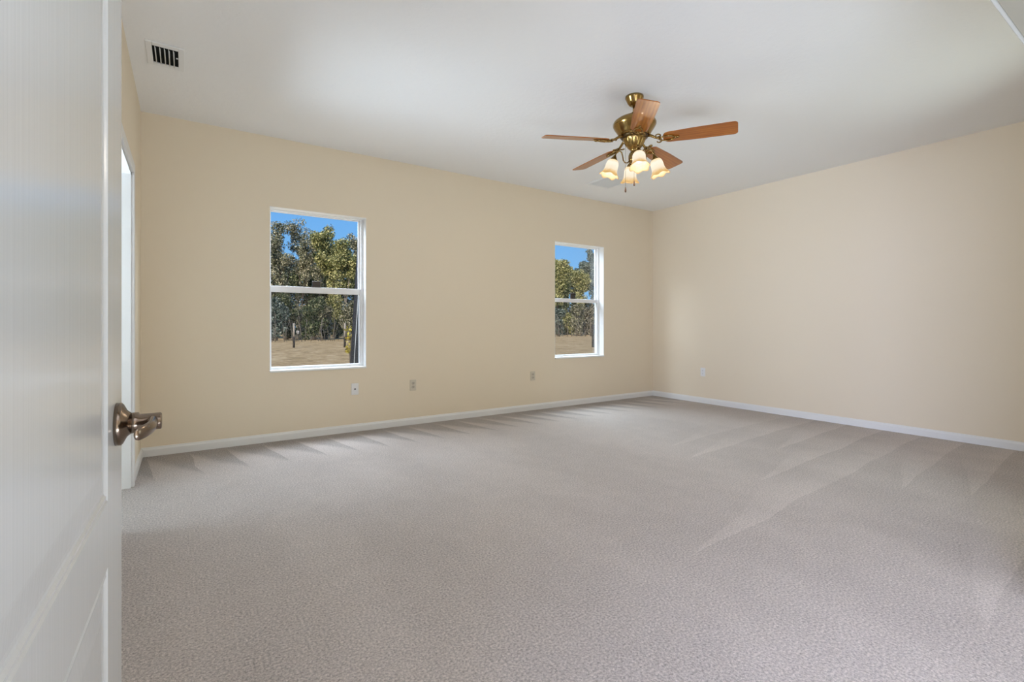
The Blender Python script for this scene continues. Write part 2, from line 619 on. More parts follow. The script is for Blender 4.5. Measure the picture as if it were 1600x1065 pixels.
def window(num, W, label, rail, lockpx):
    x0, x1, z0, z1 = W
    root = empty('window_%d' % num, ((x0 + x1) / 2, YB, z0))
    tag(root, label, 'window', kind='structure')
    O = root.location
    B = lambda mb, name, mat, par=root, bev=0.0: mb.build(name, mat, par, O, bev)
    yf = YB + 0.088
    # painted returns of the opening
    mb = MB().box((x0, YB + 0.001, z0), (x0 + 0.004, yf, z1)).box((x1 - 0.004, YB + 0.001, z0), (x1, yf, z1)).box((x0 + 0.004, YB + 0.001, z1 - 0.004), (x1 - 0.004, yf, z1))
    B(mb, 'window_reveal', M['liner'])
    B(MB().box((x0 + 0.001, YB - 0.014, z0 - 0.006), (x1 - 0.001, yf, z0 + 0.012)), 'window_sill', M['liner'], bev=0.003)
    B(frame_boxes(MB(), x0 + 0.004, x1 - 0.004, z0 + 0.012, z1 - 0.004, yf, YB + T - 0.005, 0.010, 0.022, 0.008, 0.008), 'window_frame', M['vinyl'], bev=0.002)
    fx0, fx1, fz0, fz1 = x0 + 0.014, x1 - 0.026, z0 + 0.020, z1 - 0.012
    up = B(frame_boxes(MB(), fx0, fx1, rail[0] + 0.01, fz1, yf + 0.036, yf + 0.060, 0.011, 0.016, 0.03, 0.008), 'upper_sash', M['vinyl'], bev=0.002)
    B(MB().box((fx0 + 0.011, yf + 0.046, rail[0] + 0.03), (fx1 - 0.016, yf + 0.050, fz1 - 0.008)), 'pane', M['pane'], up)
    lo = B(frame_boxes(MB(), fx0, fx1, fz0, rail[1], yf + 0.004, yf + 0.032, 0.011, 0.016, 0.016, rail[1] - rail[0]), 'lower_sash', M['vinyl'], bev=0.003)
    B(MB().box((fx0 + 0.011, yf + 0.016, fz0 + 0.016), (fx1 - 0.016, yf + 0.020, rail[0])), 'pane', M['pane'], lo)
    la, lb = at(lockpx[0], lockpx[2], yf + 0.02), at(lockpx[1], lockpx[3], yf + 0.02)
    mb = MB().box((la.x, yf + 0.006, rail[1] - 0.003), (lb.x, yf + 0.026, rail[1] + 0.012))
    mb.box((la.x + 0.004, yf + 0.010, rail[1] + 0.010), (lb.x - 0.004, yf + 0.024, la.z))
    k = B(mb, 'sash_lock', M['lock'], lo, 0.003)
    k['label'] = 'dark bronze sash lock'
    B(MB().box((fx0 + 0.004, yf + 0.063, fz0), (fx1 - 0.004, yf + 0.065, rail[0] + 0.01)), 'insect_screen', M['screen'])
    return root


window(1, W1, 'larger looking white single-hung window near the left door, oak trees outside', (1.353, 1.410), (487, 501, 439, 448))
window(2, W2, 'white single-hung window nearer the far right corner of the room', (1.350, 1.398), (890.5, 898, 457.5, 465))
# unseen window added to go with the front wall fill light
fw = empty('window_3', ((FWIN[0] + FWIN[1]) / 2, YF, FWIN[2]))
tag(fw, 'added unseen white window in the front wall beside the entry opening', 'window', kind='structure')
frame_boxes(MB(), FWIN[0], FWIN[1], FWIN[2], FWIN[3], YF - 0.12, YF - 0.05, 0.05, 0.05, 0.05, 0.05).build('window_frame', M['vinyl'], fw, fw.location)
MB().box((FWIN[0], YF - 0.13, FWIN[2]), (FWIN[1], YF - 0.125, FWIN[3])).build('added_blind', M['white'], fw, fw.location)

# ---------------------------------------------------------------- the open door at the left
DY1, DX1, DSL = 1.045, -0.0884, 0.025       # leading edge and slope of the door's face
dirD = Vector((-DSL, -1, 0)).normalized()   # from the leading edge towards the hinges
nrmD = Vector((1, -DSL, 0)).normalized()    # out of the face, into the room
DL, DH, DT = 0.740, 2.03, 0.035
org = Vector((DX1, DY1, 0))
door = empty('door_1', org)
tag(door, 'white two-panel door standing open at the left edge, lever handle on it', 'door', kind='structure')
MD = Matrix(((dirD.x, nrmD.x, 0, 0), (dirD.y, nrmD.y, 0, 0), (0, 0, 1, 0), (0, 0, 0, 1)))   # (along, out, up) -> world offset


def door_leaf():
    mb = MB()
    z0 = 0.012
    pan = [(0.140, 0.650, 0.24, 0.700), (0.140, 0.650, 0.795, 1.90)]
    prof = [(0, 0), (0.003, -0.0018), (0.006, -0.0019), (0.009, -0.0006), (0.013, -0.0026), (0.016, -0.0032), (0.021, -0.0032), (0.050, -0.0008), (0.054, -0.0006)]
    us = [0, 0.140, 0.650, DL]
    zs = [z0, 0.24, 0.70, 0.795, 1.90, DH]
    for side, w0 in ((1, 0.0), (-1, -DT)):
        for i in range(3):
            for j in range(5):
                u0, u1, a, b = us[i], us[i + 1], zs[j], zs[j + 1]
                if i == 1 and j in (1, 3):
                    rings = [[(u0 + o, w0 + side * d, a + o), (u1 - o, w0 + side * d, a + o), (u1 - o, w0 + side * d, b - o), (u0 + o, w0 + side * d, b - o)] for o, d in prof]
                    for p, q in zip(rings, rings[1:]):
                        for k in range(4):
                            l = (k + 1) % 4
                            mb.add([p[k], p[l], q[l], q[k]], [(0, 1, 2, 3)])
                    mb.add(rings[-1], [(0, 1, 2, 3)])
                else:
                    mb.add([(u0, w0, a), (u1, w0, a), (u1, w0, b), (u0, w0, b)], [(0, 1, 2, 3)])
    mb.add([(0, 0, z0), (0, -DT, z0), (0, -DT, DH), (0, 0, DH)], [(0, 1, 2, 3)])
    mb.add([(DL, 0, z0), (DL, -DT, z0), (DL, -DT, DH), (DL, 0, DH)], [(0, 1, 2, 3)])
    mb.add([(0, 0, DH), (DL, 0, DH), (DL, -DT, DH), (0, -DT, DH)], [(0, 1, 2, 3)])
    mb.add([(0, 0, z0), (DL, 0, z0), (DL, -DT, z0), (0, -DT, z0)], [(0, 1, 2, 3)])
    # weld the loose quads into one skin
    me = bpy.data.meshes.new('door_panel')
    me.from_pydata(mb.v, [], mb.f)
    bm = bmesh.new()
    bm.from_mesh(me)
    bmesh.ops.remove_doubles(bm, verts=bm.verts, dist=1e-5)
    bmesh.ops.recalc_face_normals(bm, faces=bm.faces)
    bm.transform(MD)
    bm.to_mesh(me)
    bm.free()
    me.materials.append(M['door'])
    o = bpy.data.objects.new('door_panel', me)
    COL.objects.link(o)
    o.parent = door
    return o


door_leaf()
# lever handle: rosette, neck and a curled lever that points back along the door
KU, KZ = 0.062, 0.892
hd = MB()
hd.lathe([(0.0333, 0.0), (0.0333, 0.007), (0.031, 0.009), (0.021, 0.014), (0.0165, 0.019), (0.0, 0.019)], n=40)
R90 = Matrix(((1, 0, 0, KU), (0, 0, 1, 0), (0, 1, 0, KZ), (0, 0, 0, 1)))     # lathe axis z -> out of the door
hd.xform(MD @ R90)
rosette = hd.build('door_handle', M['nickel'], door)
rosette['label'] = 'brushed bronze-nickel lever handle'
nk = MB()
nk.lathe([(0.0, 0.017), (0.0165, 0.018), (0.0165, 0.028), (0.0135, 0.030), (0.0135, 0.057), (0.012, 0.0585), (0.0, 0.0585)], n=32)
nk.xform(MD @ R90)
nk.build('handle_neck', M['nickel'], rosette)
lv = MB()
cs = [(0.0, 0.047), (0.022, 0.048), (0.045, 0.048), (0.065, 0.044), (0.080, 0.038), (0.090, 0.032)]
pts, fs = [], []
for i, (u, w) in enumerate(cs):
    hh = (0.0125, 0.0115, 0.0105, 0.0105, 0.011, 0.009)[i]
    th = (0.009, 0.007, 0.006, 0.0055, 0.005, 0.004)[i]
    zc = KZ - (0.0, 0.0, 0.001, 0.002, 0.003, 0.004)[i]
    for k in range(12):
        a = 2 * PI * k / 12
        pts.append((KU + u, w + th * math.cos(a), zc + hh * math.sin(a)))
for i in range(len(cs) - 1):
    for k in range(12):
        l = (k + 1) % 12
        fs.append((i * 12 + k, i * 12 + l, (i + 1) * 12 + l, (i + 1) * 12 + k))
fs += [tuple(range(12)), tuple(range(60, 72))]
lv.add(pts, fs, True)
lv.xform(MD)
lo = lv.build('handle_lever', M['nickel'], rosette)
sb = lo.modifiers.new('smooth', 'SUBSURF')
sb.levels = sb.render_levels = 2


# ---------------------------------------------------------------- ceiling fan with four lamps
FX, FY = 2.764, 2.479
fan = empty('ceiling_fan', (FX, FY, H))
tag(fan, 'antique brass ceiling fan with five oak blades and four lit tulip lamps', 'ceiling fan')
FO = (FX, FY, 0)


def fpart(mb, name, mat, parent=fan, bevel=0.0):
    """built about the fan's axis with z measured from the floor"""
    for_root = [(x, y, z - H) for x, y, z in mb.v]
    mb.v = for_root
    return mb.build(name, mat, parent, (0, 0, 0), bevel)


fpart(MB().lathe([(0.0, 2.74), (0.066, 2.74), (0.067, 2.728), (0.064, 2.722), (0.060, 2.714), (0.050, 2.692), (0.038, 2.676), (0.024, 2.669), (0.0, 2.669)], n=40), 'canopy', M['brass'])
fpart(MB().lathe([(0.0, 2.672), (0.0125, 2.672), (0.0125, 2.60), (0.0, 2.60)], n=20), 'downrod', M['brass'])
fpart(MB().lathe([(0.0, 2.622), (0.021, 2.622), (0.024, 2.606), (0.032, 2.598), (0.085, 2.586), (0.125, 2.570), (0.150, 2.552), (0.157, 2.538), (0.157, 2.526), (0.150, 2.512),
                  (0.133, 2.486), (0.120, 2.466), (0.113, 2.452), (0.105, 2.447), (0.0, 2.447)], n=48), 'motor_housing', M['brass'])
fpart(MB().lathe([(0.0, 2.449), (0.098, 2.449), (0.100, 2.440), (0.096, 2.432), (0.0, 2.432)], n=40), 'flywheel', M['dkbrass'])
flute = lambda a, r, z: 1 + 0.035 * math.cos(12 * a) if 0.03 < r < 0.08 else 1.0
sw = fpart(MB().lathe([(0.0, 2.434), (0.083, 2.434), (0.084, 2.426), (0.079, 2.414), (0.066, 2.388), (0.050, 2.364), (0.038, 2.350), (0.029, 2.344), (0.028, 2.330),
                       (0.038, 2.318), (0.043, 2.300), (0.043, 2.270), (0.036, 2.254), (0.020, 2.244), (0.012, 2.234), (0.013, 2.226), (0.006, 2.217), (0.0, 2.215)], n=72, flute=flute), 'switch_housing', M['brass'])


def blade_mesh():
    """blade along +x, thickness in z, width in y; rounded corners"""
    pts = []
    r0, r1 = 0.205, 0.697
    def corner(cx, cy, rad, a0, a1, n=6):
        for i in range(n + 1):
            a = math.radians(a0 + (a1 - a0) * i / n)
            pts.append((cx + rad * math.cos(a), cy + rad * math.sin(a)))
    corner(r1 - 0.026, -0.072 + 0.026, 0.026, -90, 0)
    corner(r1 - 0.026, 0.072 - 0.026, 0.026, 0, 90)
    pts.append((0.42, 0.069))
    corner(r0 + 0.045, 0.060 - 0.045, 0.045, 90, 180)
    corner(r0 + 0.045, -0.060 + 0.045, 0.045, 180, 270)
    pts.append((0.42, -0.069))
    return MB().prism(pts, -0.003, 0.003)


def iron_mesh():
    mb = MB()
    mb.tube([(0.085, 0, 0.036), (0.115, 0, 0.030), (0.15, 0, 0.010), (0.185, 0, -0.006)], [0.011, 0.010, 0.009, 0.008], 10)
    # an open oval with a scroll at each side, lying under the blade
    mb.tube([(0.232 + 0.052 * math.cos(a), 0.027 * math.sin(a), -0.0085) for a in [2 * PI * i / 28 for i in range(28)]], 0.0055, 8, closed=True)
    for s in (1, -1):
        sp = []
        for i in range(15):
            a = i / 14 * 1.6 * PI
            rr = 0.026 * (1 - 0.55 * i / 14)
            sp.append((0.170 + rr * math.sin(a) * 0.9, s * (0.008 + 0.026 - rr * math.cos(a)), -0.006 + 0.010 * (1 - i / 14)))
        mb.tube(sp, [0.0065 - 0.0025 * i / 14 for i in range(15)], 8)
    mb.tube([(0.28, 0, -0.0085), (0.305, 0, -0.0085), (0.318, 0, -0.007)], [0.006, 0.009, 0.004], 8)
    for x, y in ((0.225, 0.027), (0.225, -0.027), (0.29, 0)):
        mb.lathe([(0.0, 0.003), (0.006, 0.002), (0.006, -0.003), (0.0, -0.005)], (x, y, -0.0105), 10)
    return mb


ZB = 2.408
pb = blade_mesh().build('blade', M['blade'], fan)
pi = iron_mesh().build('blade_iron', M['brass'], pb)
for i in range(5):
    b = pb if i == 0 else copy_tree(pb, fan)
    a = math.radians(228.9 + 72 * i)
    b.location = (0, 0, ZB - H)
    b.rotation_euler = (Matrix.Rotation(a, 4, 'Z') @ Matrix.Rotation(math.radians(1.2), 4, 'Y') @ Matrix.Rotation(math.radians(-13), 4, 'X')).to_euler()


# lamps: gooseneck arm, brass fitter, ruffled tulip of alabaster glass, bulb
def shade_mesh():
    mb = MB()
    prof = [(0.024, 0.0), (0.032, -0.004), (0.040, -0.014), (0.0445, -0.030), (0.0455, -0.048), (0.0460, -0.066), (0.0490, -0.084), (0.0560, -0.100), (0.0640, -0.112), (0.0700, -0.119)]
    n, m = 48, len(prof)
    vs = []
    for j in range(n):
        a = 2 * PI * j / n
        for i, (r, z) in enumerate(prof):
            t = max(0.0, (i - 4) / (m - 5))
            k = 1 + 0.055 * t * t * math.cos(6 * a) + 0.014 * math.cos(12 * a) * (1 - t)
            vs.append((r * k * math.cos(a), r * k * math.sin(a), z - 0.006 * t * t * math.cos(6 * a)))
    fs = [(j * m + i, ((j + 1) % n) * m + i, ((j + 1) % n) * m + i + 1, j * m + i + 1) for j in range(n) for i in range(m - 1)]
    mb.add(vs, fs, True)
    return mb


for i in range(4):
    a = math.radians(233 + 90 * i)
    ca, sa = math.cos(a), math.sin(a)
    P = lambda r, z: (r * ca, r * sa, z - H)
    ctl = [(0.036, 2.262), (0.052, 2.250), (0.070, 2.252), (0.082, 2.270), (0.087, 2.300), (0.094, 2.328), (0.110, 2.341), (0.127, 2.334), (0.138, 2.314), (0.1425, 2.300)]
    arm = MB().tube([P(r, z) for r, z in ctl], 0.0048, 10).build('lamp_arm', M['brass'], fan)
    tilt = math.radians(17)
    Mx = Matrix.Translation(P(0.143, 2.303)) @ Matrix.Rotation(a, 4, 'Z') @ Matrix.Rotation(-tilt, 4, 'Y')
    fit = MB().lathe([(0.0, 0.006), (0.008, 0.005), (0.014, -0.008), (0.024, -0.024), (0.029, -0.034), (0.028, -0.037), (0.0, -0.037)], n=28).build('lamp_fitter', M['brass'], fan)
    fit.matrix_local = Mx
    sh = shade_mesh().build('lamp_shade', M['shade'], fan)
    sh.matrix_local = Mx @ Matrix.Translation((0, 0, -0.033))
    md = sh.modifiers.new('glass', 'SOLIDIFY')
    md.thickness, md.offset = 0.0025, 0
    bl = MB().lathe([(0.0, -0.006), (0.012, -0.008), (0.013, -0.024), (0.020, -0.040), (0.024, -0.056), (0.020, -0.072), (0.010, -0.080), (0.0, -0.082)], n=20).build('bulb', M['bulb'], sh)
    L = bpy.data.lights.new('bulb_light', 'POINT')
    L.energy, L.color, L.shadow_soft_size = 4.4, (1.0, 0.90, 0.74), 0.045
    lob = bpy.data.objects.new('bulb_light', L)
    COL.objects.link(lob)
    lob.location = Vector((FX, FY, H)) + (Mx @ Vector((0, 0, -0.165)))

# two pull chains with small dark fobs
RAY = Vector((0.744, 0.668, 0))
SID = Vector((0.668, -0.744, 0))
for off, dep, zend in ((-0.064, -0.02, 2.040), (-0.002, -0.075, 2.068)):
    p = SID * off + RAY * dep
    top = 2.415 if off < -0.03 else 2.40
    ch = MB().tube([(p.x * 0.95, p.y * 0.95, top - H), (p.x, p.y, top - 0.02 - H), (p.x, p.y, zend + 0.028 - H)], 0.0011, 6).build('pull_chain', M['brass'], fan)
    MB().lathe([(0.0, 0.030), (0.0025, 0.029), (0.004, 0.022), (0.0065, 0.006), (0.0065, -0.003), (0.004, -0.010), (0.0, -0.012)], (p.x, p.y, zend - H), 16).build('pull_fob', M['fob'], ch)


# ---------------------------------------------------------------- ceiling vents
def register():
    x0, x1, y0, y1 = -0.198, -0.003, 3.592, 3.905
    r = empty('ceiling_vent', ((x0 + x1) / 2, (y0 + y1) / 2, H))
    tag(r, 'small white ceiling register with dark slots, up near the open door', 'vent')
    O = r.location
    ix0, ix1, iy0, iy1 = -0.166, -0.034, 3.634, 3.862
    mb = MB()
    for a, b in (((x0, y0), (ix0, y1)), ((ix1, y0), (x1, y1)), ((ix0, y0), (ix1, iy0)), ((ix0, iy1), (ix1, y1))):
        mb.box((a[0], a[1], H - 0.009), (b[0], b[1], H - 0.0005))
    mb.build('vent_frame', M['vent'], r, O, 0.003)
    MB().box((ix0, iy0, H - 0.003), (ix1, iy1, H - 0.0005)).build('duct_opening', M['duct'], r, O)
    xs = [ix0 + 0.012 + 0.0235 * k for k in range(6)]
    for x in xs[:5]:
        vb = MB()
        n = 5
        vs, fs = [], []
        for i in range(n):
            t = i / (n - 1)
            for y in (iy0, iy1):
                vs.append((x + 0.006 * t * t, y, H - 0.003 - 0.016 * t))
        for i in range(n - 1):
            fs.append((2 * i, 2 * i + 1, 2 * i + 3, 2 * i + 2))
        vb.add(vs, fs, True)
        o = vb.build('vane', M['vent'], r, O)
        sd = o.modifiers.new('thick', 'SOLIDIFY')
        sd.thickness = 0.0016
    MB().box((ix1 - 0.012, iy0 + 0.10, H - 0.008), (ix1 + 0.001, iy0 + 0.108, H - 0.003)).build('damper_lever', M['vent'], r, O)


register()
rx0, rx1, ry0, ry1 = 3.985, 4.365, 3.945, 4.330
rt = empty('return_grille', ((rx0 + rx1) / 2, (ry0 + ry1) / 2, H))
tag(rt, 'flat square pale grey return grille on ceiling, seen past the fan lamps', 'vent')
frame_boxes_v = MB()
bw = 0.032
for a, b in (((rx0, ry0), (rx0 + bw, ry1)), ((rx1 - bw, ry0), (rx1, ry1)), ((rx0 + bw, ry0), (rx1 - bw, ry0 + bw)), ((rx0 + bw, ry1 - bw), (rx1 - bw, ry1))):
    frame_boxes_v.box((a[0], a[1], H - 0.008), (b[0], b[1], H - 0.0005))
frame_boxes_v.build('vent_frame', M['vent'], rt, rt.location, 0.002)
mb = MB()
mb.box((rx0 + bw, ry0 + bw, H - 0.0025), (rx1 - bw, ry1 - bw, H - 0.0005))
k = 20
for i in range(k):
    y = ry0 + bw + (ry1 - ry0 - 2 * bw) * (i + 0.5) / k
    mb.box((rx0 + bw, y - 0.005, H - 0.006), (rx1 - bw, y + 0.004, H - 0.0025))
mb.build('louvre_panel', M['grille'], rt, rt.location)


# ---------------------------------------------------------------- wall plates
def rrect(w, h, r, n=4):
    o = []
    for cx, cy, a0 in ((w - r, -h + r, -90), (w - r, h - r, 0), (-w + r, h - r, 90), (-w + r, -h + r, 180)):
        for i in range(n + 1):
            a = math.radians(a0 + 90 * i / n)
            o.append((cx + r * math.cos(a), cy + r * math.sin(a)))
    return o


UP = Matrix(((1, 0, 0, 0), (0, 0, -1, 0), (0, 1, 0, 0), (0, 0, 0, 1)))       # plate in x-z, standing out towards -y


def outlet(name, mats):
    r = empty(name, (0, 0, 0))
    MB().prism(rrect(0.035, 0.057, 0.004), 0, 0.006).xform(UP).build('cover_plate', mats[0], r, bevel=0.002)
    for s in (1, -1):
        f = MB().prism(rrect(0.0165, 0.0145, 0.009), 0.006, 0.0085).xform(Matrix.Translation((0, 0, 0.0195 * s)) @ UP).build('socket_face', mats[1], r)
        mb = MB()
        for x in (-0.0062, 0.0062):
            mb.box((x - 0.0012, -0.0092, 0.0195 * s - 0.001), (x + 0.0012, -0.0084, 0.0195 * s + 0.007))
        mb.lathe([(0.0, -0.0004), (0.0026, -0.0004), (0.0026, 0.0004), (0.0, 0.0004)], n=12)
        for i in range(len(mb.v) - 48, len(mb.v)):
            x, y, z = mb.v[i]
            mb.v[i] = (x, -0.0088 + z, 0.0195 * s - 0.0075 + y)
        mb.build('socket_slot', M['slot'], f)
    MB().lathe([(0.0, 0.0075), (0.003, 0.007), (0.0035, 0.006), (0.0, 0.006)], n=12).xform(UP).build('plate_screw', mats[1], r)
    return r


o1 = outlet('wall_outlet', (M['almond'], M['almond2']))
o1.location = (1.996, YB, 0.4155)
tag(o1, 'almond duplex outlet on back wall, just right of the larger white plate', 'outlet', 'almond wall outlets')
o1['label'] = 'almond duplex outlet on back wall, next to the white cable plate'
o2 = copy_tree(o1)
o2.location = (3.563, YB, 0.4204)
tag(o2, 'almond duplex outlet on back wall, just left below the far window', 'outlet', 'almond wall outlets')
o3 = outlet('wall_outlet', (M['plate'], M['plate']))
o3.location = (XR, 3.985, 0.4159)
o3.rotation_euler = (0, 0, -PI / 2)
tag(o3, 'pale duplex outlet low on the right wall', 'outlet')
cx = empty('cable_plate', (1.389, YB, 0.4183))
tag(cx, 'white coax cable plate with dark centre jack below the left window', 'wall plate')
MB().prism(rrect(0.035, 0.057, 0.004), 0, 0.006).xform(UP).build('cover_plate', M['plate'], cx, bevel=0.002)
MB().lathe([(0.0, 0.016), (0.0035, 0.016), (0.0045, 0.015), (0.0045, 0.009), (0.0075, 0.009), (0.0075, 0.006), (0.0, 0.006)], n=18).xform(UP).build('coax_jack', M['slot'], cx)
mb = MB()
for s in (1, -1):
    q = MB().lathe([(0.0, 0.0075), (0.003, 0.007), (0.0035, 0.006), (0.0, 0.006)], n=12).xform(Matrix.Translation((0, 0, 0.042 * s)) @ UP)
    q.build('plate_screw', M['plate'], cx)

# ---------------------------------------------------------------- outdoors
GZ = -0.25
gm = MB()
n = 24
for i in range(n + 1):
    for j in range(n + 1):
        gm.v.append((-60 + 180 * i / n, YB + T + 0.02 + 118 * j / n, GZ))
for i in range(n):
    for j in range(n):
        gm.f.append((i * (n + 1) + j, (i + 1) * (n + 1) + j, (i + 1) * (n + 1) + j + 1, i * (n + 1) + j + 1))
        gm.sm.append(True)
g = gm.build('ground', M['grass'])
struct(g, 'dry straw coloured field outside the windows', 'ground')


def leaves_mesh(centers, radii, count, size, rng, flat=1.0):
    """many small bent leaf blades scattered in blobs round the given centres"""
    C = np.array(centers)
    Rr = np.array(radii)
    w = Rr ** 2
    idx = rng.choice(len(C), count, p=w / w.sum())
    d = rng.normal(size=(count, 3))
    d /= np.linalg.norm(d, axis=1)[:, None]
    rad = Rr[idx] * (0.35 + 0.65 * rng.random(count) ** 0.6)
    d2 = d * rad[:, None]
    d2[:, 2] *= flat
    p = C[idx] + d2
    s = size * (0.55 + 0.9 * rng.random(count))
    n1 = rng.normal(size=(count, 3))
    n1 /= np.linalg.norm(n1, axis=1)[:, None]
    t = np.cross(n1, rng.normal(size=(count, 3)))
    t /= np.linalg.norm(t, axis=1)[:, None]
    b = np.cross(n1, t)
    v = np.empty((count, 4, 3))
    v[:, 0] = p - t * s[:, None]
    v[:, 1] = p + b * (s * 0.55)[:, None] + n1 * (s * 0.2)[:, None]
    v[:, 2] = p + t * s[:, None]
    v[:, 3] = p - b * (s * 0.55)[:, None] + n1 * (s * 0.2)[:, None]
    f = np.arange(count * 4).reshape(count, 4)
    return v.reshape(-1, 3), f


def leaf_object(name, v, f, mat, parent=None, origin=(0, 0, 0)):
    me = bpy.data.meshes.new(name)
    me.from_pydata((v - np.array(origin)).tolist(), [], f.tolist())
    me.materials.append(mat)
    o = bpy.data.objects.new(name, me)
    COL.objects.link(o)
    if parent is not None:
        o.parent = parent
    else:
        o.location = origin
    return o


def tree(name, label, base, height, spread, leafmat, bark, seed, count, size, trunk_r=0.22, fork=0.3, crown_low=0.35, lean=0.0, blob=1.0, cat='tree', fill=0.75):
    rng = np.random.default_rng(seed)
    rd = random.Random(seed)
    root = empty(name, base)
    tag(root, label, cat, 'trees beyond the field')
    mb = MB()
    tips = []

    def grow(p, d, L, r, lev):
        pts, rr = [p], [r]
        n = 5
        q = p.copy()
        for i in range(n):
            d = (d + Vector((rd.uniform(-1, 1), rd.uniform(-1, 1), rd.uniform(-0.3, 0.5))) * (0.10 + 0.07 * lev)).normalized()
            q = q + d * (L / n)
            pts.append(q.copy())
            rr.append(r * (1 - 0.45 * (i + 1) / n))
        mb.tube(pts, rr, 6 if lev < 2 else 4)
        if lev >= 1:
            tips.extend(pts[2:])
        if lev < 3:
            k = rd.choice((3, 4)) if lev == 0 else rd.choice((2, 3, 3))
            for j in range(k):
                az = 2 * PI * (j + rd.random() * 0.7) / k
                sp = rd.uniform(0.55, 1.05)
                side = Vector((math.cos(az), math.sin(az), 0))
                nd = (d * math.cos(sp) + side * math.sin(sp) + Vector((0, 0, 0.12))).normalized()
                s = pts[-1] if j < 2 else pts[-2]
                grow(s, nd, L * rd.uniform(0.62, 0.85), rr[-1] * rd.uniform(0.65, 0.9), lev + 1)

    grow(Vector((0, 0, 0)), Vector((lean, 0, 1)).normalized(), height * fork, trunk_r, 0)
    # fit the skeleton to the wanted height and spread
    zm = max(t.z for t in tips)
    xm = max(max(abs(t.x), abs(t.y)) for t in tips)
    kz, kx = (height - 0.5 * blob) / zm, spread / xm
    mb.v = [(x * (kx if z > height * fork * 0.5 else 1 + (kx - 1) * z / (height * fork * 0.5)), y * (kx if z > height * fork * 0.5 else 1 + (kx - 1) * z / (height * fork * 0.5)), z * kz) for x, y, z in mb.v]
    tips = [Vector((t.x * kx, t.y * kx, t.z * kz)) for t in tips]
    mb.build('trunk', bark, root)
    cen = [tuple(t) for t in tips if t.z > height * crown_low and rd.random() < fill]
    rad = [blob * rd.uniform(0.5, 1.0) for _ in cen]
    v, f = leaves_mesh(cen, rad, count, size, rng, 0.75)
    leaf_object('crown', v, f, leafmat, root)
    return root


def ground_at(px, Y):
    p = at(px, CY, Y)
    return Vector((p.x, Y, GZ))


def htop(px, py, Y):
    return at(px, py, Y).z - GZ


